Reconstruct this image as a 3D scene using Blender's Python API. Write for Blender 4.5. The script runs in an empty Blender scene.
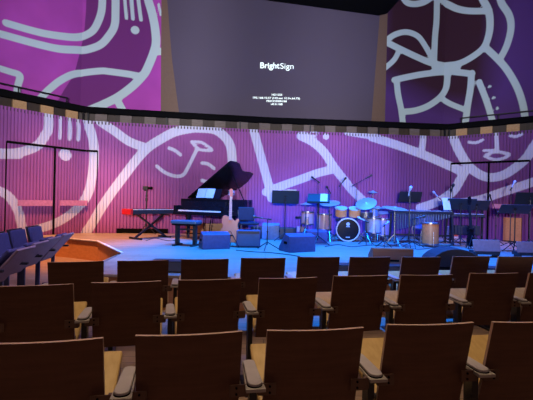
import bpy, math, random
import numpy as np
from mathutils import Vector, Matrix
random.seed(4)
PI = math.pi
F, ROLL, CZ = 400.0, math.radians(1.25), 1.45
SC = bpy.context.scene
COL = SC.collection
SZ = 0.45          # stage height

# ------------------------------------------------------------ measuring helpers
def unroll(px, py):
    x = px - 266.5; y = 200 - py
    return x*math.cos(ROLL) - y*math.sin(ROLL), x*math.sin(ROLL) + y*math.cos(ROLL)
def atz(px, py, z):
    x, y = unroll(px, py); d = (z - CZ)*F/y
    return (x*d/F, d)
def atd(px, py, d):
    x, y = unroll(px, py)
    return (x*d/F, d, CZ + y*d/F)

# ------------------------------------------------------------ mesh builder
class MB:
    def __init__(s): s.v = []; s.f = []; s.m = []
    def add(s, vs, fs, mi=0, M=None):
        b = len(s.v)
        for p in vs:
            p = Vector(p)
            s.v.append(M @ p if M is not None else p)
        for f in fs: s.f.append([b+i for i in f]); s.m.append(mi)
        return s
    def box(s, c, d, mi=0, M=None, rot=None):
        hx, hy, hz = d[0]/2, d[1]/2, d[2]/2
        vs = [Vector((x*hx, y*hy, z*hz)) for x in (-1,1) for y in (-1,1) for z in (-1,1)]
        if rot is not None: vs = [rot @ v for v in vs]
        vs = [v + Vector(c) for v in vs]
        return s.add(vs, [(0,1,3,2),(4,6,7,5),(0,4,5,1),(2,3,7,6),(0,2,6,4),(1,5,7,3)], mi, M)
    def bar(s, a, b, w, h, mi=0, up=(0,0,1), M=None):
        a = Vector(a); b = Vector(b); d = (b-a); L = d.length; d.normalize()
        u = Vector(up)
        if abs(d.dot(u)) > .98: u = Vector((0,1,0))
        x = d.cross(u).normalized(); z = x.cross(d).normalized()
        rot = Matrix((x, d, z)).transposed()
        return s.box((a+b)/2, (w, L, h), mi, M, rot)
    def tube(s, pts, r, n=8, mi=0, M=None):
        pts = [Vector(p) for p in pts]; k = len(pts)
        rs = r if isinstance(r, (list, tuple)) else [r]*k
        vs = []; fs = []; px = None
        for i, p in enumerate(pts):
            t = (pts[min(i+1,k-1)] - pts[max(i-1,0)]).normalized()
            if px is None:
                px = t.orthogonal().normalized()
            px = (px - t*px.dot(t))
            if px.length < 1e-5: px = t.orthogonal()
            px.normalize(); py = t.cross(px)
            for j in range(n):
                a = 2*PI*j/n
                vs.append(p + (px*math.cos(a) + py*math.sin(a))*rs[i])
        for i in range(k-1):
            for j in range(n):
                fs.append((i*n+j, i*n+(j+1)%n, (i+1)*n+(j+1)%n, (i+1)*n+j))
        fs.append(tuple(range(n-1,-1,-1))); fs.append(tuple((k-1)*n+j for j in range(n)))
        return s.add(vs, fs, mi, M)
    def lathe(s, prof, n=24, mi=0, M=None, ring=False):
        vs = []; fs = []; k = len(prof)
        for r, z in prof:
            for j in range(n):
                a = 2*PI*j/n; vs.append((max(r,1e-4)*math.cos(a), max(r,1e-4)*math.sin(a), z))
        for i in range(k-1):
            for j in range(n):
                fs.append((i*n+j, i*n+(j+1)%n, (i+1)*n+(j+1)%n, (i+1)*n+j))
        if ring:
            for j in range(n): fs.append(((k-1)*n+j, (k-1)*n+(j+1)%n, (j+1)%n, j))
        else:
            fs.append(tuple(range(n-1,-1,-1))); fs.append(tuple((k-1)*n+j for j in range(n)))
        return s.add(vs, fs, mi, M)
    def prism(s, poly, z0, z1, mi=0, M=None):
        n = len(poly)
        vs = [(x,y,z0) for x,y in poly] + [(x,y,z1) for x,y in poly]
        fs = [tuple(range(n-1,-1,-1)), tuple(range(n,2*n))] + [(i,(i+1)%n,n+(i+1)%n,n+i) for i in range(n)]
        return s.add(vs, fs, mi, M)
    def build(s, name, mats, parent=None, smooth=False, bevel=0):
        me = bpy.data.meshes.new(name); me.from_pydata([tuple(v) for v in s.v], [], s.f)
        if not isinstance(mats, (list, tuple)): mats = [mats]
        for m in mats: me.materials.append(m)
        for p, mi in zip(me.polygons, s.m): p.material_index = mi
        me.validate(); me.update()
        import bmesh
        bm = bmesh.new(); bm.from_mesh(me); bmesh.ops.recalc_face_normals(bm, faces=bm.faces); bm.to_mesh(me); bm.free()
        if smooth:
            for p in me.polygons: p.use_smooth = True
            try: me.set_sharp_from_angle(angle=math.radians(35))
            except Exception: pass
        o = bpy.data.objects.new(name, me); COL.objects.link(o)
        if parent is not None: o.parent = parent
        if bevel:
            b = o.modifiers.new('bevel', 'BEVEL'); b.width = bevel; b.segments = 2; b.limit_method = 'ANGLE'
        return o

def T(x=0,y=0,z=0): return Matrix.Translation((x,y,z))
def RX(a): return Matrix.Rotation(a,4,'X')
def RY(a): return Matrix.Rotation(a,4,'Y')
def RZ(a): return Matrix.Rotation(a,4,'Z')

def tag(o, label, cat, group=None, kind=None):
    o['label'] = label; o['category'] = cat
    if group: o['group'] = group
    if kind: o['kind'] = kind
    return o
def thing(name, label, cat, loc, rz=0, group=None):
    o = bpy.data.objects.new(name, None); COL.objects.link(o)
    o.empty_display_size = .1
    o.location = loc; o.rotation_euler = (0,0,rz)
    return tag(o, label, cat, group)
def struct(o):
    o['kind'] = 'structure'; return o
def dup(root, loc, rz, label, group=None):
    r = root.copy(); COL.objects.link(r); r.location = loc; r.rotation_euler = (0,0,rz); r['label'] = label
    if group: r['group'] = group
    for ch in list(root.children):
        c = ch.copy(); COL.objects.link(c); c.parent = r
        for g in list(ch.children):
            d = g.copy(); COL.objects.link(d); d.parent = c
    return r

# ------------------------------------------------------------ materials
def mat(name, col, rough=.5, metal=0, var=.12, scale=18, emit=None, es=0, bump=0, spec=.5, trans=0):
    m = bpy.data.materials.new(name); m.use_nodes = True
    nt = m.node_tree; b = nt.nodes['Principled BSDF']
    b.inputs['Roughness'].default_value = rough; b.inputs['Metallic'].default_value = metal
    b.inputs['Specular IOR Level'].default_value = spec
    n = nt.nodes.new('ShaderNodeTexNoise'); n.inputs['Scale'].default_value = scale; n.inputs['Detail'].default_value = 4
    tc = nt.nodes.new('ShaderNodeTexCoord'); nt.links.new(tc.outputs['Object'], n.inputs['Vector'])
    r = nt.nodes.new('ShaderNodeValToRGB')
    r.color_ramp.elements[0].position = .3; r.color_ramp.elements[1].position = .7
    r.color_ramp.elements[0].color = tuple(c*(1-var) for c in col) + (1,)
    r.color_ramp.elements[1].color = tuple(min(1,c*(1+var)) for c in col) + (1,)
    nt.links.new(n.outputs['Fac'], r.inputs['Fac']); nt.links.new(r.outputs['Color'], b.inputs['Base Color'])
    if emit: b.inputs['Emission Color'].default_value = tuple(emit)+(1,); b.inputs['Emission Strength'].default_value = es
    if bump:
        bp = nt.nodes.new('ShaderNodeBump'); bp.inputs['Strength'].default_value = bump; bp.inputs['Distance'].default_value = .01
        nt.links.new(n.outputs['Fac'], bp.inputs['Height']); nt.links.new(bp.outputs['Normal'], b.inputs['Normal'])
    return m
def wood(name, c1, c2, rough=.4, axis=0, sc=6, planks=0, spec=.5, plank_axis=1):
    m = bpy.data.materials.new(name); m.use_nodes = True
    nt = m.node_tree; b = nt.nodes['Principled BSDF']; b.inputs['Roughness'].default_value = rough
    b.inputs['Specular IOR Level'].default_value = spec
    tc = nt.nodes.new('ShaderNodeTexCoord'); mp = nt.nodes.new('ShaderNodeMapping')
    s = [sc*8]*3; s[axis] = sc*.6; mp.inputs['Scale'].default_value = s
    nt.links.new(tc.outputs['Object'], mp.inputs['Vector'])
    n = nt.nodes.new('ShaderNodeTexNoise'); n.inputs['Scale'].default_value = 1; n.inputs['Detail'].default_value = 5
    nt.links.new(mp.outputs['Vector'], n.inputs['Vector'])
    r = nt.nodes.new('ShaderNodeValToRGB'); r.color_ramp.elements[0].position=.3; r.color_ramp.elements[1].position=.7
    r.color_ramp.elements[0].color = tuple(c1)+(1,); r.color_ramp.elements[1].color = tuple(c2)+(1,)
    nt.links.new(n.outputs['Fac'], r.inputs['Fac'])
    out = r.outputs['Color']
    if planks:
        br = nt.nodes.new('ShaderNodeTexBrick'); br.inputs['Scale'].default_value = 1
        br.inputs['Brick Width'].default_value = 2.2; br.inputs['Row Height'].default_value = planks
        br.inputs['Mortar Size'].default_value = .004
        br.inputs['Color1'].default_value = (1,1,1,1); br.inputs['Color2'].default_value = (.8,.8,.8,1); br.inputs['Mortar'].default_value = (.3,.3,.3,1)
        nt.links.new(tc.outputs['Object'], br.inputs['Vector'])
        mx = nt.nodes.new('ShaderNodeMix'); mx.data_type='RGBA'; mx.blend_type='MULTIPLY'; mx.inputs[0].default_value = 1
        nt.links.new(out, mx.inputs[6]); nt.links.new(br.outputs['Color'], mx.inputs[7]); out = mx.outputs[2]
    nt.links.new(out, b.inputs['Base Color'])
    return m

BLACK = mat('black_lacquer', (.006,.006,.009), .2, spec=.22)
BLACKM = mat('black_metal', (.012,.012,.015), .45)
BLACKP = mat('black_plastic', (.02,.02,.026), .5)
DARK = mat('near_black', (.004,.004,.005), .9, spec=.05)
CHROME = mat('chrome', (.25,.25,.28), .35, .9)
STEEL = mat('satin_steel', (.35,.35,.36), .4, .8)
CYM = mat('cymbal_bronze', (.40,.38,.33), .42, .55, var=.06)
WHITE = mat('white_paper', (.5,.5,.52), .6, var=.03)
KEYW = mat('ivory_keys', (.75,.75,.72), .3, var=.03)
RED = mat('red_plastic', (.6,.012,.015), .35)
WALNUT = wood('walnut_veneer', (.105,.050,.033), (.135,.064,.042), .5, axis=0, sc=5, spec=.2)
PLYEDGE = mat('plywood_edge', (.5,.34,.24), .4)
TAN = wood('tan_seat_wood', (.50,.32,.10), (.60,.40,.15), .45, axis=1, sc=4)
ARMM = mat('grey_arm_plate', (.33,.30,.27), .4, var=.06)
PADM = mat('grey_arm_pad', (.42,.38,.38), .5, var=.05)
BRKT = mat('brown_bracket', (.10,.05,.032), .5)
STAGEW = wood('stage_boards', (.30,.245,.18), (.38,.31,.235), .42, axis=0, sc=2, planks=.13)
FASC = wood('fascia_wood', (.42,.17,.05), (.52,.23,.08), .45, axis=0, sc=3)
HALLW = wood('hall_floor_wood', (.28,.18,.12), (.36,.24,.165), .5, axis=0, sc=2, planks=.13)
BALW = wood('balcony_panel_wood', (.42,.24,.11), (.54,.33,.16), .5, axis=0, sc=4)
BALD = wood('balcony_back_wood', (.03,.02,.018), (.055,.034,.026), .6, axis=2, sc=8)
GUITAR = wood('guitar_spruce', (.44,.085,.055), (.50,.105,.065), .3, axis=2, sc=5)
GNECK = mat('guitar_neck', (.28,.15,.20), .4)
BLUEFAB = mat('blue_fabric', (.055,.06,.19), .85, bump=.2, scale=60)
PURPSH = mat('purple_grey_shell', (.30,.22,.28), .5)
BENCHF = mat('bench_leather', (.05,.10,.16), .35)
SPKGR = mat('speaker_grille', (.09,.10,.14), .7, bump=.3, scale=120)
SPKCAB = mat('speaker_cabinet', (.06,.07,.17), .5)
PINKSH = mat('drum_shell', (.55,.32,.33), .3, var=.05)
ORSH = mat('orange_drum_shell', (.75,.33,.12), .35, var=.06)
HEADW = mat('drum_head', (.45,.45,.45), .5, var=.03)
GREYP = mat('grey_panel', (.24,.13,.11), .6)
BROWNP = wood('brown_panel', (.26,.10,.04), (.32,.13,.055), .5, axis=0, sc=4)
PORTAL = mat('taupe_portal', (.17,.105,.085), .7, var=.05)
SCREENM = mat('projection_screen', (.085,.068,.12), .75, var=.05, scale=.35)
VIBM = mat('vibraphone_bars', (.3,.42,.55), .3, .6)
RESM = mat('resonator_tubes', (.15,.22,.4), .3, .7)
TXT = mat('lit_letters', (.8,.9,.9), .5, emit=(.78,.95,.92), es=.95)
DOORB = mat('push_bar', (.52,.2,.42), .5)

# ------------------------------------------------------------ room plan
LOW = [(-8.0,6.72),(-6.17,9.2),(-4.95,10.85),(-3.04,11.22),(.06,11.74),(2.43,11.9),(5.45,12.16),(6.55,11.27),(9.6,8.8)]
def offset(poly, d):
    out = []
    for i, p in enumerate(poly):
        p = Vector(p); a = Vector(poly[max(i-1,0)]); b = Vector(poly[min(i+1,len(poly)-1)])
        t1 = (p-a).normalized() if i > 0 else (b-p).normalized()
        t2 = (b-p).normalized() if i < len(poly)-1 else t1
        n1 = Vector((-t1.y,t1.x)); n2 = Vector((-t2.y,t2.x)); n = (n1+n2).normalized()
        out.append(tuple(p + n*d/max(.4,n.dot(n1))))
    return out
UP = offset(LOW, 1.0)
class Wall:
    def __init__(s, poly):
        s.P = [Vector(p) for p in poly]; s.S = [0]
        for a, b in zip(s.P, s.P[1:]): s.S.append(s.S[-1] + (b-a).length)
    def pt(s, q):
        for i in range(len(s.P)-1):
            if q <= s.S[i+1] or i == len(s.P)-2:
                t = (q-s.S[i])/(s.S[i+1]-s.S[i]); d = (s.P[i+1]-s.P[i]).normalized()
                return s.P[i].lerp(s.P[i+1], t), d
    def hit(s, px, py):                     # photo point -> (run along wall, height, distance)
        x, y = unroll(px, py); dx = x/F; best = None
        for i in range(len(s.P)-1):
            a, b = s.P[i], s.P[i+1]; e = b-a
            # (dx*d, d) = a + e*t
            den = dx*e.y - e.x
            if abs(den) < 1e-6: continue
            t = (a.x - dx*a.y)/den
            d = a.y + e.y*t
            lo = -9 if i == 0 else -1e-6; hi = 9 if i == len(s.P)-2 else 1+1e-6
            if lo <= t <= hi and d > 0:
                best = (s.S[i] + t*e.length, CZ + y/F*d, d)
                break
        return best
WL, WU = Wall(LOW), Wall(UP)

# projected line work, its light put into the wall colour: (width in photo px, [points...])
UP_STROKES = [
 (7,[(6,23),(30,30),(47,34),(64,36.5),(76,37.3),(86,35),(93,30.5),(98,22),(101.5,11),(102.5,-3),(103,-16)]),
 (7.3,[(0,34),(6,35.5),(22,40),(41,45),(60,49),(79,50),(87.5,49.5),(100,45),(108,37),(114.5,26),(115.5,11),(115.5,-3),(115,-16)]),
 (6.3,[(-8,66),(0,68.5),(11,72),(20,75.5),(18,85),(16,97)]),
 (6.5,[(38,101),(49,89.5),(62,79.5),(77,73.5),(99.5,71),(109,71.5),(127.5,74),(141,76.5)]),
 (8,[(147,-8),(148.5,1),(152,13),(155,28),(156,43),(153,54.5),(147,69),(142.5,76),(131,87.5),(114.5,99),(90,110),(80,113)]),
 (7,[(157,51.5),(163,51.5)]),
 (7,[(117,100),(124.7,114),(130,124)]),
 (3,[(125,-8),(125,2),(126.5,18.5)]),(3.4,[(131.6,-8),(131.6,2),(133,19)]),(3.4,[(138,-8),(138.5,1),(141,20)]),
 (8,[(135,30),(135.2,30.2)]),(2.5,[(158.5,4),(161,15)]),
 (6,[(402,-4),(407,2.5),(415,4),(424,2),(432,-3)]),
 (6,[(437,-8),(436.6,19),(435,37.5),(434,62)]),
 (6,[(438,-5),(442,0),(449,5),(458,9),(470,11),(489,11)]),
 (6.3,[(480,-7),(483,0),(488,9.4),(490,20.6),(489,34),(484,47),(472,57),(457.5,64),(440.5,65),(430,62.5),(417,57),(400,49),(386,42)]),
 (5.5,[(386,41),(394,35),(405.6,32),(417,35.6),(424,44),(432,58)]),
 (5,[(399,51),(394,60),(385,68)]),
 (6,[(394.4,80),(407.5,77),(424.4,74),(445,72),(460,72.5),(472,74)]),
 (11,[(437,67),(455,67)]),
 (6,[(396.5,79.7),(398,94),(401,109),(403.5,128)]),
 (6,[(447.5,75),(446,88),(440,97.5),(428,106),(415,110.6),(402,111.8)]),
 (5,[(442,98.5),(450.6,104),(467,110.5)]),
 (6,[(471.5,73),(470.5,88),(467.7,105),(465.5,122)]),
 (3.5,[(434,128),(440,125.5),(447,127)]),
 (5.5,[(479,82),(486.5,101),(492.5,121)]),
 (3.0,[(489.6,86.4),(489.8,86.6)]),(3.0,[(493.6,97.6),(493.9,97.8)]),(3.0,[(497.2,108.2),(497.4,108.4)]),
 (6,[(485,47),(498.6,60),(508,71.3),(517.4,88),(523,105),(525.5,122)]),
 (6,[(499,-8),(501.5,3),(509,15),(511,28),(507,45),(499.5,60)]),
]
LOW_STROKES = [
 (8.5,[(49,112),(49,127),(45,136),(37,146),(19,152.5),(0,153),(-20,150)]),
 (9,[(0,154),(19,154)]),
 (2.8,[(60.4,118),(60.6,128),(60,138)]),(3.2,[(69.5,117.5),(70.3,128),(69.8,139)]),(2.8,[(78,119),(79,128),(78.4,140)]),
 (11,[(65,154.5),(66,155)]),
 (8,[(87,118),(88,123),(92,136),(94,149.4),(93.4,166),(91.5,178),(89,191),(81.5,204),(67.5,216.5),(52.5,224.5),(34,230),(20,232)]),
 (8,[(-15,186),(0,191),(9.4,197),(18,210),(22.5,229),(23,238)]),
 (8,[(97,117),(101,122),(114.4,131),(129.4,141.6),(147,148)]),
 (8.4,[(85,234),(93,222),(100,210),(110.6,194),(124,176),(137,159),(148,147.5),(161,139),(174.4,132),(190,128.5),(199,128),(214,129.4),(223,135),(229,142.5),(231.6,152),(232.5,168),(232,176)]),
 (2.8,[(169,148),(175,150.5),(180.5,154.7)]),
 (2.8,[(156.6,166),(165,172.5),(174.4,176),(182,175.5),(186.6,170),(197,149)]),
 (2.3,[(191.5,141.8),(200.6,142.2),(206,145),(212,150),(205,150.3),(198,148.5),(191.5,141.8)]),
 (2.8,[(202,163),(208,164),(214,168.4)]),(3,[(202,180.5),(211,183)]),
 (8,[(253,127),(254.5,133),(260,153),(266,175),(270,190),(271.5,198)]),
 (7.5,[(266,192),(280,186.5),(300,179.5),(318,173),(335,169)]),
 (8,[(301,136),(313,142),(324,152),(334,167),(345,181),(353,191),(366,203)]),
 (1.6,[(304,132.5),(316,137)]),(1.6,[(312,131),(318,133)]),(5.5,[(326,136.4),(326.2,136.6)]),
 (5,[(347,132.5),(378,138),(397,144.7)]),(8,[(372,137),(397,145),(419.4,153),(435,159.5),(450,166),(462,172)]),
 (6,[(423.5,132),(423,141),(421.5,153)]),
 (8,[(466,169),(460,180),(454,190),(446,197),(435,203),(420,208)]),
 (8,[(452,132),(453.6,138),(459,151),(468.6,166),(480,174.7),(491,177.5),(504,174.7),(517.4,166),(527,157),(533,147.5),(540,138)]),
 (2.2,[(468.6,142),(476,142.6),(482.7,139.8)]),(2.2,[(510,135.5),(515.5,136.6),(522,134)]),
 (3.2,[(496,132),(496.5,140),(497,151)]),
 (2.3,[(484.6,156),(491,152.8),(498,152),(509,154),(504,158),(494,159.5),(484.6,156)]),
 (2,[(483.6,150.5),(495,150.3)]),
 (8,[(447,204),(460,203),(480,199.7),(502.5,192),(533,182),(560,172)]),
]
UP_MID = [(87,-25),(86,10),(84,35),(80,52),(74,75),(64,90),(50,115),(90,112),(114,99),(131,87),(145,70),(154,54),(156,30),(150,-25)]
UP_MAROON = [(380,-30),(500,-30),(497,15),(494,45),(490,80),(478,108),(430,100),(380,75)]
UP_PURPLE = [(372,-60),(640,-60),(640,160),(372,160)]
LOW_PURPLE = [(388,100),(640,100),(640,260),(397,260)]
def strokes_wall(W, strokes, V):
    ex = .7 if W is WL else .2
    best = np.full(len(V), 9.0)
    for w, pts in strokes:
        hp = [W.hit(*p) for p in pts]
        # Catmull-Rom smoothing in wall coordinates
        P = [np.array(h[:2]) for h in hp]; D = [h[2] for h in hp]
        Q = []; R = []
        for i in range(len(P)-1):
            p0 = P[max(i-1,0)]; p1 = P[i]; p2 = P[i+1]; p3 = P[min(i+2,len(P)-1)]
            n = 4 if len(P) > 2 else 1
            for k in range(n):
                t = k/n
                Q.append(.5*((2*p1)+(p2-p0)*t+(2*p0-5*p1+4*p2-p3)*t*t+(3*p1-p0-3*p2+p3)*t**3))
                R.append((D[i]*(1-t)+D[i+1]*t)*(w+ex)/2/F)
        Q.append(P[-1]); R.append(D[-1]*(w+ex)/2/F)
        for a, b, ra, rb in zip(Q, Q[1:], R, R[1:]):
            e = b-a; L2 = float(e@e)+1e-12
            t = np.clip(((V-a)@e)/L2, 0, 1)
            d = np.hypot(V[:,0]-a[0]-t*e[0], V[:,1]-a[1]-t*e[1]) - (ra+(rb-ra)*t)
            best = np.minimum(best, d)
    return best
def poly_wall(W, poly, V):
    P = [np.array(W.hit(*p)[:2]) for p in poly]
    best = np.full(len(V), 1e9); inside = np.zeros(len(V), bool)
    for a, b in zip(P, P[1:]+P[:1]):
        e = b-a; t = np.clip(((V-a)@e)/(float(e@e)+1e-12), 0, 1)
        best = np.minimum(best, np.hypot(V[:,0]-a[0]-t*e[0], V[:,1]-a[1]-t*e[1]))
        c = ((a[1] > V[:,1]) != (b[1] > V[:,1])) & (V[:,0] < (b[0]-a[0])*(V[:,1]-a[1])/(b[1]-a[1]+1e-12)+a[0])
        inside ^= c
    return np.where(inside, -best, best)

def projection_mat(name, base, mid, purple, maroon, line, rough=.75):  # projected image, its light and tones put into the base colour
    m = bpy.data.materials.new(name); m.use_nodes = True; nt = m.node_tree
    b = nt.nodes['Principled BSDF']; b.inputs['Roughness'].default_value = rough; b.inputs['Specular IOR Level'].default_value = .15
    cur = None
    n = nt.nodes.new('ShaderNodeTexNoise'); n.inputs['Scale'].default_value = 1.2
    tc = nt.nodes.new('ShaderNodeTexCoord'); nt.links.new(tc.outputs['Object'], n.inputs['Vector'])
    r = nt.nodes.new('ShaderNodeValToRGB')
    r.color_ramp.elements[0].position=.35; r.color_ramp.elements[1].position=.7
    r.color_ramp.elements[0].color = tuple(c*.92 for c in base)+(1,); r.color_ramp.elements[1].color = tuple(c*1.08 for c in base)+(1,)
    nt.links.new(n.outputs['Fac'], r.inputs['Fac']); cur = r.outputs['Color']
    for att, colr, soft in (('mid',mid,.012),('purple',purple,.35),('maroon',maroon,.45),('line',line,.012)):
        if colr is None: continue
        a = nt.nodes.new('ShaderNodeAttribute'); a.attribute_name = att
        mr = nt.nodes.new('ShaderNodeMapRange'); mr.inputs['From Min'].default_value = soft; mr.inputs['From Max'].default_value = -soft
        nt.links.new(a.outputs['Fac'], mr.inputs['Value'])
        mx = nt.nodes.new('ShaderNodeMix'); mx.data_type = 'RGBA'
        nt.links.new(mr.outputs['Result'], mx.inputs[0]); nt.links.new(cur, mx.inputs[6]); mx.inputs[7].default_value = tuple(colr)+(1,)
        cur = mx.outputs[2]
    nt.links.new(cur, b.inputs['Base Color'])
    return m
PROJ_LOW = projection_mat('projection_lower', (.33,.105,.37), None, (.19,.065,.25), None, (.62,.62,.86))
PROJ_UP = projection_mat('projection_upper', (.46,.075,.48), (.18,.035,.21), (.10,.042,.22), (.05,.018,.036), (.55,.70,.77))

def wall_mesh(name, W, cols, zs, regions, strokes, m):
    """cols: list of (s, inward offset)"""
    V2 = []; V3 = []
    for s_, off in cols:
        p, d = W.pt(s_); nrm = Vector((-d.y, d.x))
        q = p + nrm*off
        for z in zs: V2.append((s_, z)); V3.append((q.x, q.y, z))
    nz = len(zs)
    fs = [(i*nz+j, (i+1)*nz+j, (i+1)*nz+j+1, i*nz+j+1) for i in range(len(cols)-1) for j in range(nz-1)]
    me = bpy.data.meshes.new(name); me.from_pydata(V3, [], fs); me.materials.append(m)
    V2 = np.array(V2)
    for nm, val in [('line', strokes_wall(W, strokes, V2))] + [(k, poly_wall(W, p, V2)) for k, p in regions.items()]:
        a = me.attributes.new(nm, 'FLOAT', 'POINT'); a.data.foreach_set('value', val.astype(np.float32))
    me.update()
    o = bpy.data.objects.new(name, me); COL.objects.link(o)
    return struct(o)

WTOP = 3.5
# lower ribbed wall, split into three runs: left, back, right
def ribs(s0, s1, pitch, dp=.03):
    n = int(round((s1-s0)/pitch)); p = (s1-s0)/n; c = []
    for i in range(n):
        a = s0 + i*p
        c += [(a,0),(a+p*.56,0),(a+p*.62,dp),(a+p*.94,dp)]
    c.append((s1,0)); return c
zs = list(np.arange(0, WTOP+.001, 3.5/58))
S = WL.S
wall_mesh('wall_left', WL, ribs(0, S[2], .075, .04), zs, {'purple':LOW_PURPLE}, LOW_STROKES, PROJ_LOW)
wall_mesh('wall_back', WL, ribs(S[2], S[6], .088, .035), zs, {'purple':LOW_PURPLE}, LOW_STROKES, PROJ_LOW)
wall_mesh('wall_right', WL, ribs(S[6], S[8], .08, .04), zs, {'purple':LOW_PURPLE}, LOW_STROKES, PROJ_LOW)
cu = [(q,0) for q in np.arange(0, WU.S[-1], .06)]
wall_mesh('wall_upper', WU, cu, list(np.arange(3.3, 9.2, .06)), {'mid':UP_MID,'purple':UP_PURPLE,'maroon':UP_MAROON}, UP_STROKES, PROJ_UP)

def strip(W, s0, s1, off0, off1, z0, z1, mb, mi=0, step=.6):
    """a box-section strip following the wall from s0 to s1"""
    n = max(1, int((s1-s0)/step)); q = sorted(set([s0+(s1-s0)*i/n for i in range(n+1)] + [t for t in W.S if s0 < t < s1]))
    vs = []
    for s_ in q:
        p, d = W.pt(s_); nn = Vector((-d.y,d.x))
        for o_, z in ((off0,z0),(off1,z0),(off1,z1),(off0,z1)):
            v = p+nn*o_; vs.append((v.x,v.y,z))
    fs = [(0,1,2,3), tuple((len(q)-1)*4+i for i in (3,2,1,0))]
    for i in range(len(q)-1):
        for j in range(4): fs.append((i*4+j, (i+1)*4+j, (i+1)*4+(j+1)%4, i*4+(j+1)%4))
    mb.add(vs, fs, mi)

# balcony: floor slab, dark back strip
mb = MB(); strip(WL, 0, S[-1], .03, 1.1, 3.42, 3.49, mb); struct(mb.build('trim_1', BALD))
mb = MB(); strip(WL, 0, S[-1], .34, .38, 3.49, 3.80, mb); struct(mb.build('trim_2', BALD))
BALW2 = wood('balcony_panel_dim', (.12,.09,.085), (.17,.13,.12), .6, axis=0, sc=4)  # copy of the panel wood with the dim centre light put into its colour
def railing(label, s0, s1, thin):
    r = thing('balcony_railing', label, 'railing', (*WL.pt((s0+s1)/2)[0], 3.49), 0, 'balcony front railings')
    inv = Matrix.Translation(-r.location)
    def part(nm, f, m):
        mb_ = MB(); f(mb_); mb_.v = [inv @ v for v in mb_.v]; return mb_.build(nm, m, r)
    part('top_rail', lambda b: strip(WL, s0, s1, -.03, .10, 3.715, 3.875, b), DARK)
    n = int((s1-s0)/1.9)
    for i in range(n+1):
        q = s0 + .04 + (s1-s0-.08)*i/n
        part('post', lambda b: strip(WL, q-.018, q+.018, .02, .06, 3.49, 3.74, b), BLACKM)
    k = int((s1-s0)/.62)
    for i in range(k):
        q = s0 + (i+.3)*(s1-s0)/k
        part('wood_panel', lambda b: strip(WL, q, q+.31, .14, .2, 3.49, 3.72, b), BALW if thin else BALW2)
    if thin:
        part('hand_rail', lambda b: strip(WL, thin[0], thin[1], .30, .325, 4.07, 4.095, b), BLACKM)
        m_ = int((thin[1]-thin[0])/1.0)
        for i in range(m_+1):
            q = thin[0] + .02 + (thin[1]-thin[0]-.04)*i/max(1,m_)
            part('hand_rail_post', lambda b: strip(WL, q-.012, q+.012, .30, .325, 3.8, 4.08, b), BLACKM)
    return r
railing('black topped balcony rail over the left wall with double doors', 0.0, S[2]-.01, (0.0, S[2]-.35))
railing('long black balcony rail over the back wall below the screen', S[2]+.01, S[6]-.01, None)
railing('black topped balcony rail over the right wall beside the projected face', S[6]+.01, S[8], (S[6]+.3, S[8]))
# wooden seat boxes behind the side railings
i = 0
for s0, s1, side in ((S[1]-1.2, S[2]-.5, 'left'), (S[6]+.3, S[7]+1.9, 'right')):
    q = s0; j = 0
    names = ['nearest the edge of the photo','second along','third along','fourth along','fifth along','sixth along']
    while q < s1 and j < 6:
        mb = MB()
        strip(WL, q, q+.34, .62, .68, 3.49, 3.99, mb); strip(WL, q, q+.34, .40, .62, 3.78, 3.84, mb)
        strip(WL, q, q+.04, .40, .68, 3.49, 3.8, mb); strip(WL, q+.30, q+.34, .40, .68, 3.49, 3.8, mb)
        nm = names[j] if side == 'left' else ['beside the back wall corner','second from the corner','third from the corner','fourth from the corner','fifth from the corner','sixth from the corner'][j]
        o = mb.build('balcony_bench', BALW); tag(o, 'orange wooden balcony bench unit behind the %s rail, %s' % (side, nm), 'bench', 'wooden balcony bench units')
        q += .62; j += 1

# ------------------------------------------------------------ screen and its portal on the upper wall
def chord_frame(p0, p1):
    a = WU.pt(WU.hit(*p0)[0])[0]; b = WU.pt(WU.hit(*p1)[0])[0]
    return a, b
sa, sb = chord_frame((161,60),(386,60))
ed = (sb-sa).normalized(); en = Vector((ed.y,-ed.x))      # towards the hall
a3 = sa + en*.10; b3 = sb + en*.10
def on_portal(px, py, off):
    x, y = unroll(px, py); dx = x/F; A = a3 + en*off; e = ed
    t = (A.x - dx*A.y)/(dx*e.y - e.x); d = A.y + e.y*t
    return Vector((dx*d, d, CZ + y/F*d))
def slab(name, pts, off, th, m, parent=None):
    front = [on_portal(px,py,off) for px,py in pts]; back = [p - Vector((en.x,en.y,0))*th for p in front]
    n = len(pts); mb_ = MB()
    mb_.add(front+back, [tuple(range(n)), tuple(range(2*n-1,n-1,-1))] + [(k,(k+1)%n,n+(k+1)%n,n+k) for k in range(n)])
    return mb_.build(name, m, parent)
struct(slab('trim_3', [(161.5,-25),(388.5,-25),(384.8,128),(160.8,119)], 0, .12, PORTAL))
scr = slab('projection_screen', [(165.5,-22),(382.5,-22),(380,12),(371,126),(180,120),(172,60)], .06, .05, SCREENM)
tag(scr, 'huge dark grey purple projection screen hanging above the stage', 'screen')
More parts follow.
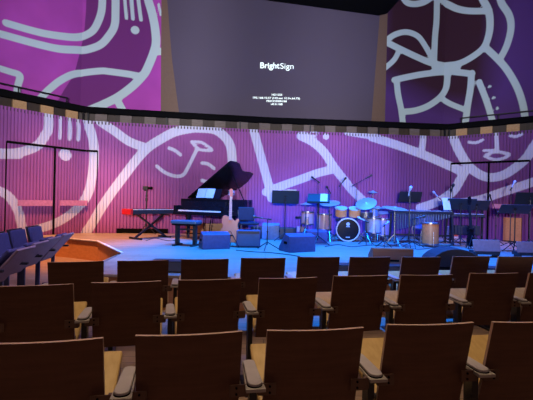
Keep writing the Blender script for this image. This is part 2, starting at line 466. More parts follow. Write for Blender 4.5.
# glowing words on the screen
def words(txt, px, py, w, h, bold=0):
    cu_ = bpy.data.curves.new('t','FONT'); cu_.body = txt; cu_.align_x = 'LEFT'; cu_.size = 1; cu_.offset = bold; cu_.extrude = .002
    ob = bpy.data.objects.new('t', cu_); COL.objects.link(ob)
    dg = bpy.context.evaluated_depsgraph_get(); me = bpy.data.meshes.new_from_object(ob.evaluated_get(dg))
    bpy.data.objects.remove(ob)
    xs = [v.co.x for v in me.vertices]; ys = [v.co.y for v in me.vertices]
    x0, x1 = min(xs), max(xs); y0 = 0; y1 = max(ys)
    L = on_portal(px-w/2, py+h/2, .068); Rr = on_portal(px+w/2, py+h/2 + .8*w/47, .068); U = on_portal(px-w/2, py-h/2, .068)
    ex = (Rr-L); ez = Vector((0,0,(U-L).length))
    nn = Vector((en.x,en.y,0))
    for v in me.vertices:
        c = v.co.copy()
        v.co = L + ex*((c.x-x0)/(x1-x0)) + ez*((c.y-y0)/(y1-y0)) + nn*(c.z*.5)
    return me
def text_part(name, segs):
    mb_ = MB()
    for me in segs:
        mb_.add([v.co.copy() for v in me.vertices], [tuple(p.vertices) for p in me.polygons])
    o = mb_.build(name, TXT, scr); return o
text_part('large_lettering', [words('Bright', 269.9, 65.2, 19.4, 5.8, .018), words('Sign', 286.9, 65.9, 13.4, 5.6, .002)])
text_part('small_lettering', [words('HD1025', 277, 94.6, 10.5, 1.9, .02), words('192.168.10.57 (HD.set 10.3x.64.75)', 276.5, 97.6, 47, 1.9, .02),
    words('FB2CD500N1M', 276.5, 100.9, 20, 1.9, .02), words('v8.0.108', 276.5, 104, 12, 1.9, .02)])
# black housing over the screen, hanging in front
hp = [on_portal(150,-12,.25), on_portal(262,-.5,.25), on_portal(379,15.5,.25), on_portal(387,13.5,.25), on_portal(387,-70,.25), on_portal(150,-70,.25)]
mb = MB(); back = [p + Vector((en.x,en.y,0))*1.1 for p in hp]; n = 6
mb.add(hp+back, [tuple(range(n)), tuple(range(2*n-1,n-1,-1))] + [(k,(k+1)%n,n+(k+1)%n,n+k) for k in range(n)])
for k in range(2):
    a = hp[0].lerp(hp[3], .15+.7*k) + Vector((en.x,en.y,0))*.6
    mb.tube([a+Vector((0,.3,2)), a+Vector((0,.3,6))], .03)
tag(mb.build('screen_housing', DARK), 'long black hanging housing over the top edge of the screen', 'housing')

# ------------------------------------------------------------ floors and stage
mb = MB(); mb.box((0,5.5,-.05), (24,17,.1)); struct(mb.build('floor', HALLW))
c2 = (-2.55,7.12); c1 = (-3.75,8.92); c0 = (-4.65,9.37)
stage = [(-2.35,5.15),(9.2,5.15),(9.2,9.1),(6.57,11.24),(5.46,12.12),(2.43,11.86),(.06,11.70),(-3.04,11.18),(-4.93,10.80),(-5.72,9.75),c0,c1,c2]
mb = MB(); mb.prism(stage, .42, SZ); st = struct(mb.build('stage_floor', STAGEW))
mb = MB(); ins = [(x+.03 if i in (10,11,12,0) else x, y+.02 if i < 2 else y) for i,(x,y) in enumerate(stage)]
mb.prism(ins, .0, .42); struct(mb.build('stage_riser', FASC))
mb = MB()
for a, b in ((c0,c1),(c1,c2)): mb.bar((*a,SZ+.004), (*b,SZ+.004), .05, .02)
struct(mb.build('trim_4', mat('pale_nosing', (.8,.76,.72), .4, var=.03)))
# ramp up to the fore-stage on the left
rv = [(-3.62,8.66,.0),(-2.66,7.2,.42),(-2.4,5.15,.42),(-2.85,5.15,0)]
mb = MB(); mb.add([(-3.62,8.66,.02),(-2.62,7.16,.43),(-2.38,5.15,.43),(-2.95,5.15,.02),(-3.62,8.66,.001),(-2.62,7.16,.001),(-2.38,5.15,.001),(-2.95,5.15,.001)],
    [(0,1,2,3),(7,6,5,4),(0,4,5,1),(1,5,6,2),(2,6,7,3),(3,7,4,0)]); struct(mb.build('stage_ramp', STAGEW))
# black strip at foot of the back wall
mb = MB(); s0 = WL.hit(117,233)[0]; s1 = WL.hit(168,233)[0]; strip(WL, s0, s1, -.06, -.01, SZ, SZ+.13, mb); struct(mb.build('baseboard_back', DARK))

# ------------------------------------------------------------ doors in the ribbed walls
def door(name, pl, pr, pm, ytop_z, bars):
    sl = WL.hit(*pl)[0]; sr = WL.hit(*pr)[0]; sm = WL.hit(*pm)[0]
    mb_ = MB(); strip(WL, sl, sr, -.03, .03, ytop_z-.035, ytop_z+.02, mb_)
    strip(WL, sm-.025, sm+.02, -.012, .03, SZ, ytop_z, mb_)
    strip(WL, sl-.01, sl+.006, -.006, .03, SZ, ytop_z, mb_); strip(WL, sr-.006, sr+.01, -.012, .03, SZ, ytop_z, mb_)
    d = struct(mb_.build(name, DARK))
    for (a, b) in bars:
        qa = WL.hit(*a); qb = WL.hit(*b); z = (qa[1]+qb[1])/2
        mb_ = MB(); strip(WL, qa[0], qb[0], -.075, -.03, z-.07, z+.07, mb_)
        for q in (qa[0]+.04, qb[0]-.06): strip(WL, q, q+.03, -.04, .0, z-.03, z+.03, mb_)
        mb_.build('push_bar', DOORB, d)
door('door_1', (7,141), (97.5,151), (55,146), WL.hit(55,147)[1], [((17,203),(51,203)),((59,203),(88,203))])
door('door_2', (451,163), (530,160), (489,162), WL.hit(489,162)[1], [((493,207),(511,206))])

# ------------------------------------------------------------ auditorium chairs
def make_chair(label, loc, rz):
    t = thing('auditorium_chair', label, 'chair', loc, rz, 'walnut backed auditorium chairs')
    # back panel: gently bowed plywood, leaning back at the top (top towards -y)
    mb_ = MB(); W2 = .23; nx = 10; z0, z1 = .38, .86
    def yb(x, z): return .115*(z1-z)/(z1-z0) + .022*(x/W2)**2*1.0 - .018
    front = []; rear = []
    for i in range(nx+1):
        x = -W2 + 2*W2*i/nx
        for j in range(5):
            z = z0 + (z1-z0)*j/4
            front.append((x, yb(x,z)+.018, z)); rear.append((x, yb(x,z), z))
    m_ = len(front); vs = front+rear; fs = []; mi = []
    def q(i,j): return i*5+j
    for i in range(nx):
        for j in range(4):
            mb_f = (q(i,j),q(i+1,j),q(i+1,j+1),q(i,j+1)); fs.append(mb_f); fs.append(tuple(m_+k for k in reversed(mb_f)))
    edge = []
    for i in range(nx):
        edge.append((q(i,4),q(i+1,4),m_+q(i+1,4),m_+q(i,4))); fs.append((q(i,0),m_+q(i,0),m_+q(i+1,0),q(i+1,0)))
    for j in range(4):
        edge.append((q(0,j),q(0,j+1),m_+q(0,j+1),m_+q(0,j))); edge.append((q(nx,j),m_+q(nx,j),m_+q(nx,j+1),q(nx,j+1)))
    mb_.add(vs, fs, 0)
    b0 = len(mb_.v)-len(vs)
    for f in edge: mb_.f.append(list(f)); mb_.m.append(1)
    mb_.build('backrest', [WALNUT, PLYEDGE], t)
    # seat, springing up at its front edge
    mb_ = MB(); seat = []
    mb_.bar((0,.13,.42), (0,.54,.60), .485, .035)
    mb_.build('seat', TAN, t, bevel=.012)
    mb_ = MB(); mb_.bar((0,.13,.395), (0,.48,.55), .36, .03); mb_.build('seat_underside', BLACKP, t)
    # arm on the left side with rounded pad
    mb_ = MB(); mb_.prism([(-.325,-.025),(-.235,-.025),(-.25,.30),(-.31,.30)], .595, .612); arm = mb_.build('armrest', ARMM, t, bevel=.003)
    mb_ = MB(); pad = []
    for k in range(9): a = PI + PI*k/8; pad.append((-.281+.033*math.cos(a), .02+.033*math.sin(a)))
    for k in range(9): a = PI*k/8; pad.append((-.281+.029*math.cos(a), .24+.029*math.sin(a)))
    mb_.prism(pad, .612, .628, 0); mb_.build('arm_pad', PADM, arm, bevel=.004)
    mb_ = MB(); mb_.prism([(x*1.0+(-.281)*0, y) for x,y in [(p[0]*1.06+.281*.06, p[1]-.004) for p in pad]], .612, .617, 0); mb_.build('pad_rim', DARK, arm)
    mb_ = MB(); mb_.box((-.28,.10,.305), (.035,.07,.58)); mb_.box((-.28,.12,.01), (.09,.34,.02)); mb_.build('leg', BLACKM, t)
    mb_ = MB(); mb_.bar((-.23,.13,.44), (.23,.13,.44), .03, .05); mb_.build('cross_beam', BLACKM, t)
    for sx in (-1, 1):
        mb_ = MB(); mb_.box((sx*.222, .026, .585), (.085,.006,.055))
        mb_.box((sx*.26, .04, .585), (.02,.03,.045))
        bk = mb_.build('bracket', BRKT, t)
        mb_ = MB()
        for dz in (-.014,.014): mb_.tube([(sx*.21,.024,.585+dz),(sx*.21,.018,.585+dz)], .0055, 8)
        mb_.build('bolt', DARK, bk)
    return t
def c_from(l, r=None, ang=None, z=.86):
    a = Vector(atz(*l, z)); 
    b = Vector(atz(*r, z)); an = math.atan2(b.y-a.y, b.x-a.x)
    return (a+b)/2, an
rows = [
 ('nearest row', [None, ((135,336),(243,332)), ((268,331),(364,328)), ((386,325),(477,323)), 'x']),
 ('second row from the camera', [None, ((92,283),(160,281)), ((178,280),(242,279)), ((259,279),(318,277)), ((334,276),(388,275.5)), ((400,275),(455,275)), ((470,273.5),(520,273)), 'x']),
 ('third row nearest the stage', [((48,262.5),(103,261)), ((118,261),(168,260)), ((182,259.5),(228,259)), ((242,258),(285,258)), ((298,257),(340,257)), ((350,257),(391,257)), ((401,257),(443,257)), ((452,256.5),(492,256.5)), 'x', 'x']),
]
proto = None
for rn, cs in rows:
    pos = []
    for i, c in enumerate(cs):
        if isinstance(c, tuple): pos.append(c_from(*c))
        else: pos.append(None)
    if pos[0] is None:
        rpx = (103,338) if 'nearest row' == rn else (73,284)
        r = Vector(atz(*rpx,.86)); an = math.radians(14 if rn == 'nearest row' else 16)
        pos[0] = (r - .23*Vector((math.cos(an), math.sin(an))), an)
    angs = [p[1] if p else None for p in pos]
    sm = []
    for i, p in enumerate(pos):
        if p is None:
            q, an = pos[i-1]; an = math.radians(8)
            pos[i] = p = (q + .565*Vector((math.cos(an), math.sin(an))), an)
        ns = [pos[k][1] for k in (i-1,i,i+1) if 0 <= k < len(pos) and pos[k]]
        sm.append(sum(ns)/len(ns))
    words_ = ['leftmost','second from left','third from left','fourth from left','fifth from left','sixth from left','seventh from left','eighth from left','ninth from left','tenth from left']
    for i, (p, an) in enumerate(pos):
        off = Vector((-math.sin(sm[i]), math.cos(sm[i])))*.0
        lab = 'dark walnut backed auditorium chair in the %s, %s' % (rn, words_[i] if i < len(pos)-1 else 'rightmost')
        loc = (p.x+off.x, p.y+off.y, 0)
        if proto is None: proto = make_chair(lab, loc, sm[i])
        else: dup(proto, loc, sm[i], lab)

# side block: upholstered tip-up seats facing the stage
def make_side(label, loc, rz):
    # local: faces +x
    t = thing('upholstered_chair', label, 'chair', loc, rz, 'blue upholstered side seats')
    mb_ = MB(); mb_.bar((-.02,0,.46), (-.13,0,.95), .37, .05, up=(1,0,0)); mb_.build('backrest', BLUEFAB, t, bevel=.02)
    mb_ = MB(); mb_.bar((-.05,0,.42), (-.165,0,.965), .39, .02, up=(1,0,0)); mb_.build('back_shell', BLACKP, t, bevel=.005)
    mb_ = MB(); mb_.bar((.0,0,.50), (.30,0,.84), .36, .05, up=(1,0,0)); mb_.build('seat', BLUEFAB, t, bevel=.02)
    mb_ = MB(); mb_.bar((.045,0,.44), (.40,0,.85), .40, .03, up=(1,0,0)); mb_.build('seat_shell', PURPSH, t, bevel=.012)
    for sy in (-1,1):
        mb_ = MB(); mb_.box((.12,sy*.26,.63), (.34,.045,.03)); mb_.build('armrest', BLACKP, t, bevel=.008)
    for sy in (-1,1):
        mb_ = MB(); mb_.box((.05,sy*.26,.31), (.05,.03,.62)); mb_.box((.05,sy*.26,.01),(.3,.05,.02)); mb_.build('leg', SPKCAB, t)
    return t
sp = [(-3.05,4.5),(-3.22,5.1),(-3.36,5.7),(-3.46,6.3)]
sd = make_side('blue upholstered tip-up seat in left block, nearest the camera', (sp[0][0]-.05,sp[0][1],0), math.radians(5))
for (x,y), lb in zip(sp[1:], ('second from the camera','third from the camera','farthest and closest to the stage corner')):
    dup(sd, (x-.05,y,0), math.radians(5), 'blue upholstered tip-up seat in left block, %s' % lb)
dup(sd, (-4.35,5.95,0), math.radians(14), 'dark upholstered seat standing behind the left block of blue seats')

# ------------------------------------------------------------ stage gear helpers
def ground(px, py, z=SZ): x, y = atz(px, py, z); return (x, y, z)
def tripod(mb_, r=.28, h=.16, n=3, rad=.009, ph=.3):
    for k in range(n):
        a = ph + 2*PI*k/n
        mb_.tube([(0,0,h),(math.cos(a)*r, math.sin(a)*r, .012)], rad, 6)
def mic_at(mb_, p, d, s=1):
    d = Vector(d).normalized(); p = Vector(p)
    mb_.tube([p - d*.10*s, p, p+d*.02*s, p+d*.055*s, p+d*.07*s], [.011*s,.014*s,.024*s,.024*s,.008*s], 10)
def mic_stand(label, loc, H, boom=None, rz=0, r=.26, mc=BLACKM):
    t = thing('microphone_stand', label, 'microphone stand', loc, rz, 'microphone stands on the stage')
    mb_ = MB(); tripod(mb_, r); mb_.build('base', BLACKM, t, True)
    mb_ = MB(); mb_.tube([(0,0,.1),(0,0,H*.6)], .011, 8); mb_.tube([(0,0,H*.6),(0,0,H)], .008, 8); mb_.tube([(0,0,H*.57),(0,0,H*.61)], .018, 8); mb_.build('pole', BLACKM, t, True)
    if boom:
        b = Vector(boom); e = Vector((0,0,H)) + b; s = Vector((0,0,H)) - b*.35
        mb_ = MB(); mb_.tube([s, e], .008, 8); mb_.tube([s, s+b.normalized()*.08], .016, 8); mb_.build('boom', BLACKM, t, True)
        mb_ = MB(); mic_at(mb_, e, b, 1.2); mb_.build('microphone', mc, t, True)
    else:
        mb_ = MB(); mic_at(mb_, (0,0,H), (0,-.5,.8), 1.5); mb_.build('microphone', mc, t, True)
    return t
def music_stand(label, loc, H, w=.5, h=.34, tilt=50, rz=0):
    t = thing('music_stand', label, 'music stand', loc, rz, 'music stands on the stage')
    mb_ = MB(); tripod(mb_, .27, .22, 3, .010); mb_.build('base', BLACKM, t, True)
    mb_ = MB(); mb_.tube([(0,0,.12),(0,0,H)], .013, 8); mb_.build('pole', BLACKM, t, True)
    M = T(0,0,H) @ RX(math.radians(tilt))
    mb_ = MB(); mb_.box((0,0,0), (w,h,.008), 0, M); mb_.box((0,-h/2,.025), (w,.008,.05), 0, M); mb_.tube([M@Vector((0,0,-.03)), M@Vector((0,0,0))], .03, 8)
    mb_.build('desk', BLACKM, t)
    return t, M
def sheet(label, t, M, x, y, w, h):
    mb_ = MB(); mb_.box((x,y,.0085), (w,h,.003), 0, M); mb_.box((x+w*.52,y-.005,.0095), (w*.94,h*.97,.003), 0, M)
    o = mb_.build('sheet_music', WHITE); o.location = t.location; o.rotation_euler = t.rotation_euler
    tag(o, label, 'sheet music', 'sheet music on the stands'); return o
def wedge(label, loc, rz, w=.62, d=.42, h=.36, m=None):
    t = thing('floor_monitor', label, 'speaker', loc, rz, 'wedge floor monitors')
    # local: sloped grille faces +y/up, tall back towards -y
    P = [(-d/2,0),(d/2,0),(d/2,.08),(-.02,h),(-d/2,h*.86)]
    mb_ = MB(); M = Matrix(((0,0,1,0),(1,0,0,0),(0,1,0,0),(0,0,0,1)))
    mb_.prism(P, -w/2, w/2, 0, M); mb_.build('cabinet', m or SPKCAB, t, bevel=.012)
    n = Vector((0, h-.08, d/2+.02)).normalized()
    mb_ = MB(); mb_.bar(Vector((0,d/2-.01,.09))+n*.004, Vector((0,0,h-.01))+n*.004, w*.9, .012, up=n); mb_.build('grille', SPKGR, t)
    mb_ = MB()
    for sx in (-1,1): mb_.box((sx*(w/2+.003), -.05, h*.5), (.006,.12,.05))
    mb_.build('side_handle', DARK, t)
    return t

# ------------------------------------------------------------ keyboard on X stand (far left of stage)
kl = (-2.82,9.8,SZ); ka = math.radians(52)
t = thing('keyboard_stand', 'black X shaped keyboard stand at the left of the stage', 'stand', kl, ka)
for sy, nm in ((-1,'leg'),(1,'leg')):
    pass
for s in (-1,1):
    mb = MB(); y = .03*s
    mb.bar((-s*.42,y,.03), (s*.40,y,.58), .035, .055, up=(0,1,0)); mb.build('leg', BLACKM, t)
    mb = MB(); mb.bar((s*.42,-.24,.025),(s*.42,.24,.025), .04, .04); mb.build('foot', BLACKM, t)
    mb = MB(); mb.bar((s*.40,-.18,.58),(s*.40,.18,.58), .035, .03); mb.build('support_arm', BLACKM, t)
mb = MB(); mb.tube([(0,-.06,.305),(0,.06,.305)], .04, 12); mb.build('pivot', BLACKM, t)
def keys(mb_, mbk, x0, n, w, y0, L, z, h=.012):
    for k in range(n): mb_.box((x0+(k+.5)*w, y0+L/2, z), (w*.93, L, h))
    for k in range(n-1):
        if k % 7 in (0,1,3,4,5): mbk.box((x0+(k+1)*w, y0+L*.68, z+h*.5+.005), (w*.5, L*.6, .012))
t = thing('stage_keyboard', 'red ended stage keyboard lying on the X stand', 'keyboard', (kl[0],kl[1],SZ+.598), ka)
mb = MB(); mb.box((0,.0,.055), (1.24,.33,.10)); mb.build('body', BLACKP, t, bevel=.006)
for s in (-1,1):
    mb = MB(); mb.box((s*.655,0,.06), (.075,.35,.135)); o = mb.build('end_cheek', RED, t, bevel=.01); o['label'] = 'bright red end cheek'
mb = MB(); mbk = MB(); keys(mb, mbk, -.6, 52, 1.2/52, -.155, .15, .11); mb.build('white_keys', KEYW, t); mbk.build('black_keys', DARK, t)
mb = MB()
for k in range(9): mb.box((-.45+.11*k, .09, .108), (.05,.03,.006))
mb.build('button_row', STEEL, t)
# device on stand behind it
g = (-3.22,10.72,SZ); d0 = g[1]
t = thing('equipment_stand', 'thin black stand with a small camera-like head behind the red keyboard', 'stand', g, 0)
mb = MB(); tripod(mb, .26, .3); mb.build('base', BLACKM, t, True)
mb = MB(); mb.tube([(0,0,.1),(0,0,1.2)], .014); mb.tube([(0,0,.9),(0,0,.98)], .028); mb.tube([(0,0,1.02),(0,0,1.07)], .026); mb.build('pole', BLACKM, t, True)
mb = MB(); mb.box((-.03,0,1.25), (.13,.09,.10)); mb.box((-.02,0,1.19), (.08,.06,.03)); h_ = mb.build('camera_head', BLACKP, t, bevel=.01)
mb = MB(); mb.tube([(.03,0,1.25),(.09,0,1.25),(.09,0,1.25),(.15,0,1.25)], [.03,.03,.04,.04], 12); mb.build('lens', DARK, h_, True)

# ------------------------------------------------------------ grand piano
PC = (-1.5,9.72); PA = math.radians(-29)
t = thing('grand_piano', 'black grand piano with its lid propped open at left centre stage', 'piano', (PC[0],PC[1],SZ), PA)
L_ = 1.97
right = [(.75,.0),(.75,.62),(.72,.8),(.60,1.02),(.47,1.2),(.40,1.4),(.36,1.6),(.30,1.75),(.15,L_-.02),(-.1,L_)]
outline = [(-.75,.0)] + right + [(-.5,L_-.03),(-.68,L_-.16),(-.75,L_-.36)]
mb = MB(); M0 = Matrix.Identity(4)
n = len(outline)
inner = [(x*.94, .06+(y-.0)*.95) for x,y in outline]
vs = [(x,y,.60) for x,y in outline]+[(x,y,.99) for x,y in outline]+[(x,y,.99) for x,y in inner]+[(x,y,.84) for x,y in inner]
fs = [tuple(range(n))]+[(i,(i+1)%n,n+(i+1)%n,n+i) for i in range(n)]+[(n+i,n+(i+1)%n,2*n+(i+1)%n,2*n+i) for i in range(n)]+[(2*n+i,2*n+(i+1)%n,3*n+(i+1)%n,3*n+i) for i in range(n)]
mb.add(vs, fs); mb.build('case', BLACK, t)
mb = MB(); mb.prism([(x*.93,.08+y*.94) for x,y in outline], .83, .845); fr = mb.build('iron_frame', mat('gilt_frame',(.12,.09,.05),.4,.7), t)
mb = MB()
for k in range(40):
    x = -.62+.03*k; ye = 1.5 if x < .2 else 1.5-(x-.2)*1.4
    mb.tube([(x,.3,.875),(x*.8-.05,ye,.875)], .0015, 4)
mb.build('strings', STEEL, fr)
mb = MB(); mb.box((0,-.14,.63), (1.5,.30,.06)); mb.box((-.71,-.13,.74), (.08,.28,.17)); mb.box((.71,-.13,.74), (.08,.28,.17)); mb.box((0,-.27,.665),(1.34,.03,.03)); mb.build('key_bed', BLACK, t, bevel=.008)
mb = MB(); mbk = MB(); keys(mb, mbk, -.61, 52, 1.22/52, -.255, .15, .70, .03); mb.build('white_keys', KEYW, t); mbk.build('black_keys', DARK, t)
mb = MB(); mb.bar((0,-.09,.72),(0,-.05,.93), 1.34, .02, up=(0,1,0)); mb.build('fallboard', BLACK, t)
mb = MB(); mb.bar((0,.12,1.0),(0,.22,1.24), .72, .015, up=(0,1,0)); mb.box((0,.10,1.0),(.74,.10,.015)); mb.build('music_desk', BLACK, t)
for (x,y) in ((-.58,.1),(.58,.1),(-.15,1.5)):
    mb = MB(); mb.tube([(x,y,.60),(x,y,.54),(x,y,.5),(x,y,.12),(x,y,.09)], [.075,.075,.06,.04,.045], 12)
    lg = mb.build('leg', BLACK, t, True)
    mb = MB(); mb.tube([(x-.015,y,.045),(x+.015,y,.045)], .045, 14); mb.box((x,y,.085),(.05,.06,.02)); mb.build('caster', CHROME, lg)
mb = MB()
for sx in (-.12,.12): mb.tube([(sx,.12,.60),(sx*.6,.10,.14)], .012)
mb.box((0,.08,.11),(.26,.14,.06)); ly = mb.build('pedal_lyre', BLACK, t)
mb = MB()
for sx in (-.07,0,.07): mb.box((sx,-.03,.09),(.025,.12,.012))
mb.build('pedals', CHROME, ly)
# lid: hinged on the bass side, front flap folded back
al = math.radians(35)
Mh = T(-.76,0,.998) @ RY(-al) @ T(.76,0,0)
lid = [(-.76,.28)] + [(.84,.28),(.84,.56),(.80,.74),(.66,.98),(.56,1.18),(.53,1.4),(.54,1.62),(.50,1.82),(.16,L_+.04),(-.1,L_+.05)] + [(-.52,L_+.03),(-.70,L_-.12),(-.76,L_-.34)]
mb = MB(); mb.prism(lid, 0, .022, 0, Mh); ld = mb.build('lid', BLACK, t)
mb = MB(); mb.prism([(-.76,.30),(.80,.30),(.80,.60),(-.76,.60)], .024, .044, 0, Mh); mb.build('folded_front_flap', BLACK, ld)
tip = Mh @ Vector((.5,.7,0))
mb = MB(); mb.tube([(.68,.7,.98), tip], .012); mb.build('lid_prop', BLACK, t)
# open music on the piano desk
mb = MB(); n_ = Vector((0,-.92,.38))
for sx in (-1,1): mb.bar((sx*.13-.08,.102,1.02),(sx*.135-.08,.197,1.25), .255, .004, up=(0,1,0))
o = mb.build('sheet_music', WHITE); o.location = (PC[0],PC[1],SZ); o.rotation_euler = (0,0,PA)
for v in o.data.vertices: v.co.y -= .012
tag(o, 'open white music pages propped on the grand piano', 'sheet music', 'sheet music on the stands')
# bench
bx, by, _ = ground(186,245.5)
t = thing('piano_bench', 'low black piano bench with blue lit top in front of the grand piano', 'bench', (bx,by,SZ), math.radians(-14))
mb = MB(); mb.box((0,0,.50), (.58,.34,.07)); mb.build('seat_cushion', BENCHF, t, bevel=.02)
mb = MB(); mb.box((0,0,.45), (.53,.30,.04)); mb.build('seat_frame', BLACK, t)
for sx in (-1,1):
    mb = MB(); mb.box((sx*.2,0,.24),(.07,.09,.44)); mb.box((sx*.2,0,.015),(.07,.36,.03)); mb.build('leg', BLACKM, t)
mb = MB(); mb.box((0,0,.34),(.36,.03,.03)); mb.build('cross_bar', BLACKM, t)

# ------------------------------------------------------------ monitors
wedge('blue lit floor monitor behind the orange guitar, facing the piano', (*atz(214,248,SZ),SZ), math.radians(20), .56,.42,.34)
wedge('bright blue floor monitor in the middle of the stage, nearer of two', (*atz(297,251,SZ),SZ), math.radians(28), .60,.42,.36)
wedge('blue floor monitor at centre, behind another and below the paper strewn stand', (*atz(315,242.5,SZ),SZ), math.radians(10), .50,.38,.32)
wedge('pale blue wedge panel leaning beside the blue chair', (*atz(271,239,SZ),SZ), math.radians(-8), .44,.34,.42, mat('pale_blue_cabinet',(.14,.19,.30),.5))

# ------------------------------------------------------------ guitar on its stand
gx, gy, _ = ground(229.5,247)
t = thing('electric_acoustic_guitar', 'orange cutaway guitar standing upright in front of the piano', 'guitar', (gx,gy,SZ), math.radians(0))
body = [(0,.0),(.10,.005),(.17,.04),(.205,.10),(.20,.18),(.165,.25),(.14,.30),(.145,.36),(.165,.41),(.16,.445),(.13,.45),(.095,.41),(.06,.43),(.035,.46),(-.035,.49),(-.08,.51),(-.13,.50),(-.16,.45),(-.16,.38),(-.14,.31),(-.165,.25),(-.20,.18),(-.205,.10),(-.17,.04),(-.10,.005)]
def smooth(poly, n=3):
    out = []; m_ = len(poly)
    for i in range(m_):
        p0,p1,p2,p3 = [Vector(poly[(i+k)%m_]) for k in (-1,0,1,2)]
        for k in range(n):
            u = k/n; out.append(tuple(.5*((2*p1)+(p2-p0)*u+(2*p0-5*p1+4*p2-p3)*u*u+(3*p1-p0-3*p2+p3)*u**3)))
    return out
Mg = T(0,.02,.09) @ RX(math.radians(82)) @ Matrix.Scale(1.12,4)
mb = MB(); mb.prism(smooth(body), -.03, .03, 0, Mg); mb.build('body', GUITAR, t, bevel=.008)
mb = MB(); mb.prism([(-.028,.42),(.028,.42),(.022,.86),(-.022,.86)], .03, .05, 0, Mg); nk = mb.build('neck', GNECK, t)
mb = MB()
for k in range(14): y_ = .45+.41*(1-.93**k)/(1-.93**13); mb.box((0,y_,.052),(.05,.003,.003),0,Mg)
mb.build('frets', STEEL, nk)
mb = MB(); mb.prism([(-.022,.86),(.022,.86),(.036,.90),(.032,1.0),(0,1.02),(-.032,1.0),(-.036,.90)], .03, .047, 0, Mg); hd = mb.build('headstock', GUITAR, t)
mb = MB()
for k in range(3):
    for sx in (-1,1): mb.tube([Mg@Vector((sx*.03,.90+.035*k,.04)), Mg@Vector((sx*.055,.90+.035*k,.04))], .007, 6)
mb.build('tuning_pegs', CHROME, hd)
mb = MB(); mb.box((0,.13,.036),(.14,.02,.014),0,Mg); mb.build('bridge', DARK, t)
t = thing('guitar_stand', 'small dark stand holding up the orange guitar', 'stand', (gx,gy+.03,SZ), 0)
mb = MB(); tripod(mb, .24, .34, 3, .009, PI/2); mb.build('legs', BLACKM, t, True)
mb = MB(); mb.tube([(-.12,-.12,.09),(-.12,.05,.07),(0,.08,.2),(.12,.05,.07),(.12,-.12,.09)], .009); mb.tube([(0,.08,.2),(0,.17,.74)], .009); mb.tube([(-.06,.10,.74),(0,.17,.74),(.06,.10,.74)], .009); mb.build('yoke', BLACKM, t, True)

# ------------------------------------------------------------ chair behind the guitar and amp
cx, cy, _ = ground(247,244)
t = thing('musician_chair', 'blue lit padded chair behind the orange guitar', 'chair', (cx,cy+.25,SZ), math.radians(14))
CH = mat('chair_vinyl',(.012,.016,.035),.6,spec=.2)
mb = MB(); mb.box((0,0,.45),(.44,.42,.055)); mb.build('seat', CH, t, bevel=.02)
mb = MB(); mb.bar((0,.20,.50),(0,.26,.82), .38, .04, up=(0,1,0)); mb.build('backrest', CH, t, bevel=.03)
for sx in (-1,1):
    for sy in (-1,1):
        mb = MB()
        mb.tube([(sx*.19,sy*.18,.43),(sx*.21,sy*.2,.01)] if sy < 0 else [(sx*.19,.25,.75),(sx*.19,.19,.43),(sx*.21,.23,.01)], .011); mb.build('leg', CHROME, t)
t = thing('guitar_amplifier', 'squat dark blue amplifier in front of the padded chair', 'amplifier', (*atz(248,247,SZ),SZ), math.radians(6))
mb = MB(); mb.box((0,0,.19),(.50,.24,.34)); mb.build('cabinet', SPKCAB, t, bevel=.015)
mb = MB(); mb.box((0,-.122,.16),(.45,.012,.24)); mb.build('grille', SPKGR, t)
mb = MB(); mb.box((0,-.123,.32),(.45,.012,.05)); mb.build('control_panel', BLACKM, t)
mb = MB(); mb.bar((-.1,0,.375),(.1,0,.375),.03,.015); mb.build('handle', DARK, t)
for sx in (-1,1):
    mb = MB(); mb.tube([(sx*.2,0,0),(sx*.2,0,.03)], .02); mb.build('foot', DARK, t)
mic_stand('short black microphone stand right of the amplifier by the guitar', (*atz(267,250,SZ),SZ), .62, (-.22,0,.03))
# low flight case / bag pile behind
t = thing('instrument_case', 'long dark instrument case resting slanted behind the blue monitors', 'case', (.22,10.45,SZ), math.radians(-8))
mb = MB(); mb.prism(smooth([(-.55,-.13),(-.2,-.17),(.5,-.08),(.56,0),(.5,.08),(-.2,.17),(-.55,.13),(-.62,0)],3), .0, .30); mb.build('shell', BLACKP, t, bevel=.02)
mb = MB(); mb.box((-.1,0,.312),(.24,.04,.025)); mb.build('handle', mat('dark_red_strap',(.25,.02,.03),.6), t)
for px, py, dd, lb in ((301,238,10.9,'small stool like drum rack piece with pale front left of the drum kit'),):
    t = thing('side_table', 'small dark round side table with pale lower box left of the drums', 'table', (*atz(301,236.5,SZ),SZ), 0)
    mb = MB(); mb.lathe([(.0,.50),(.17,.50),(.17,.56),(0,.56)], 20); mb.build('table_top', BLACKP, t)
    mb = MB(); mb.tube([(0,0,.02),(0,0,.5)], .02); mb.lathe([(0,0),(.16,0),(.16,.02),(0,.03)], 20); mb.build('pedestal', BLACKM, t)
    mb = MB(); mb.box((0,-.05,.21),(.26,.16,.14)); mb.build('shelf_box', mat('lilac_box',(.4,.3,.45),.5), t)

# ------------------------------------------------------------ music stands left to centre
t, M = music_stand('black music stand facing away between the piano and the drums', (.46,9.75,SZ), 1.08, .66,.36,60, PI)
sheet('white pages showing over the top of the stand beside the piano', t, M, -.15,.06,.22,.30)
t, M = music_stand('tilted music stand with wide loose pages in front of the drum kit', (1.18,9.05,SZ), 1.06,.5,.34,38, math.radians(-10))
sheet('pale blue lit pages spread over the stand in front of the drums', t, M, .09,.01,.11,.32)

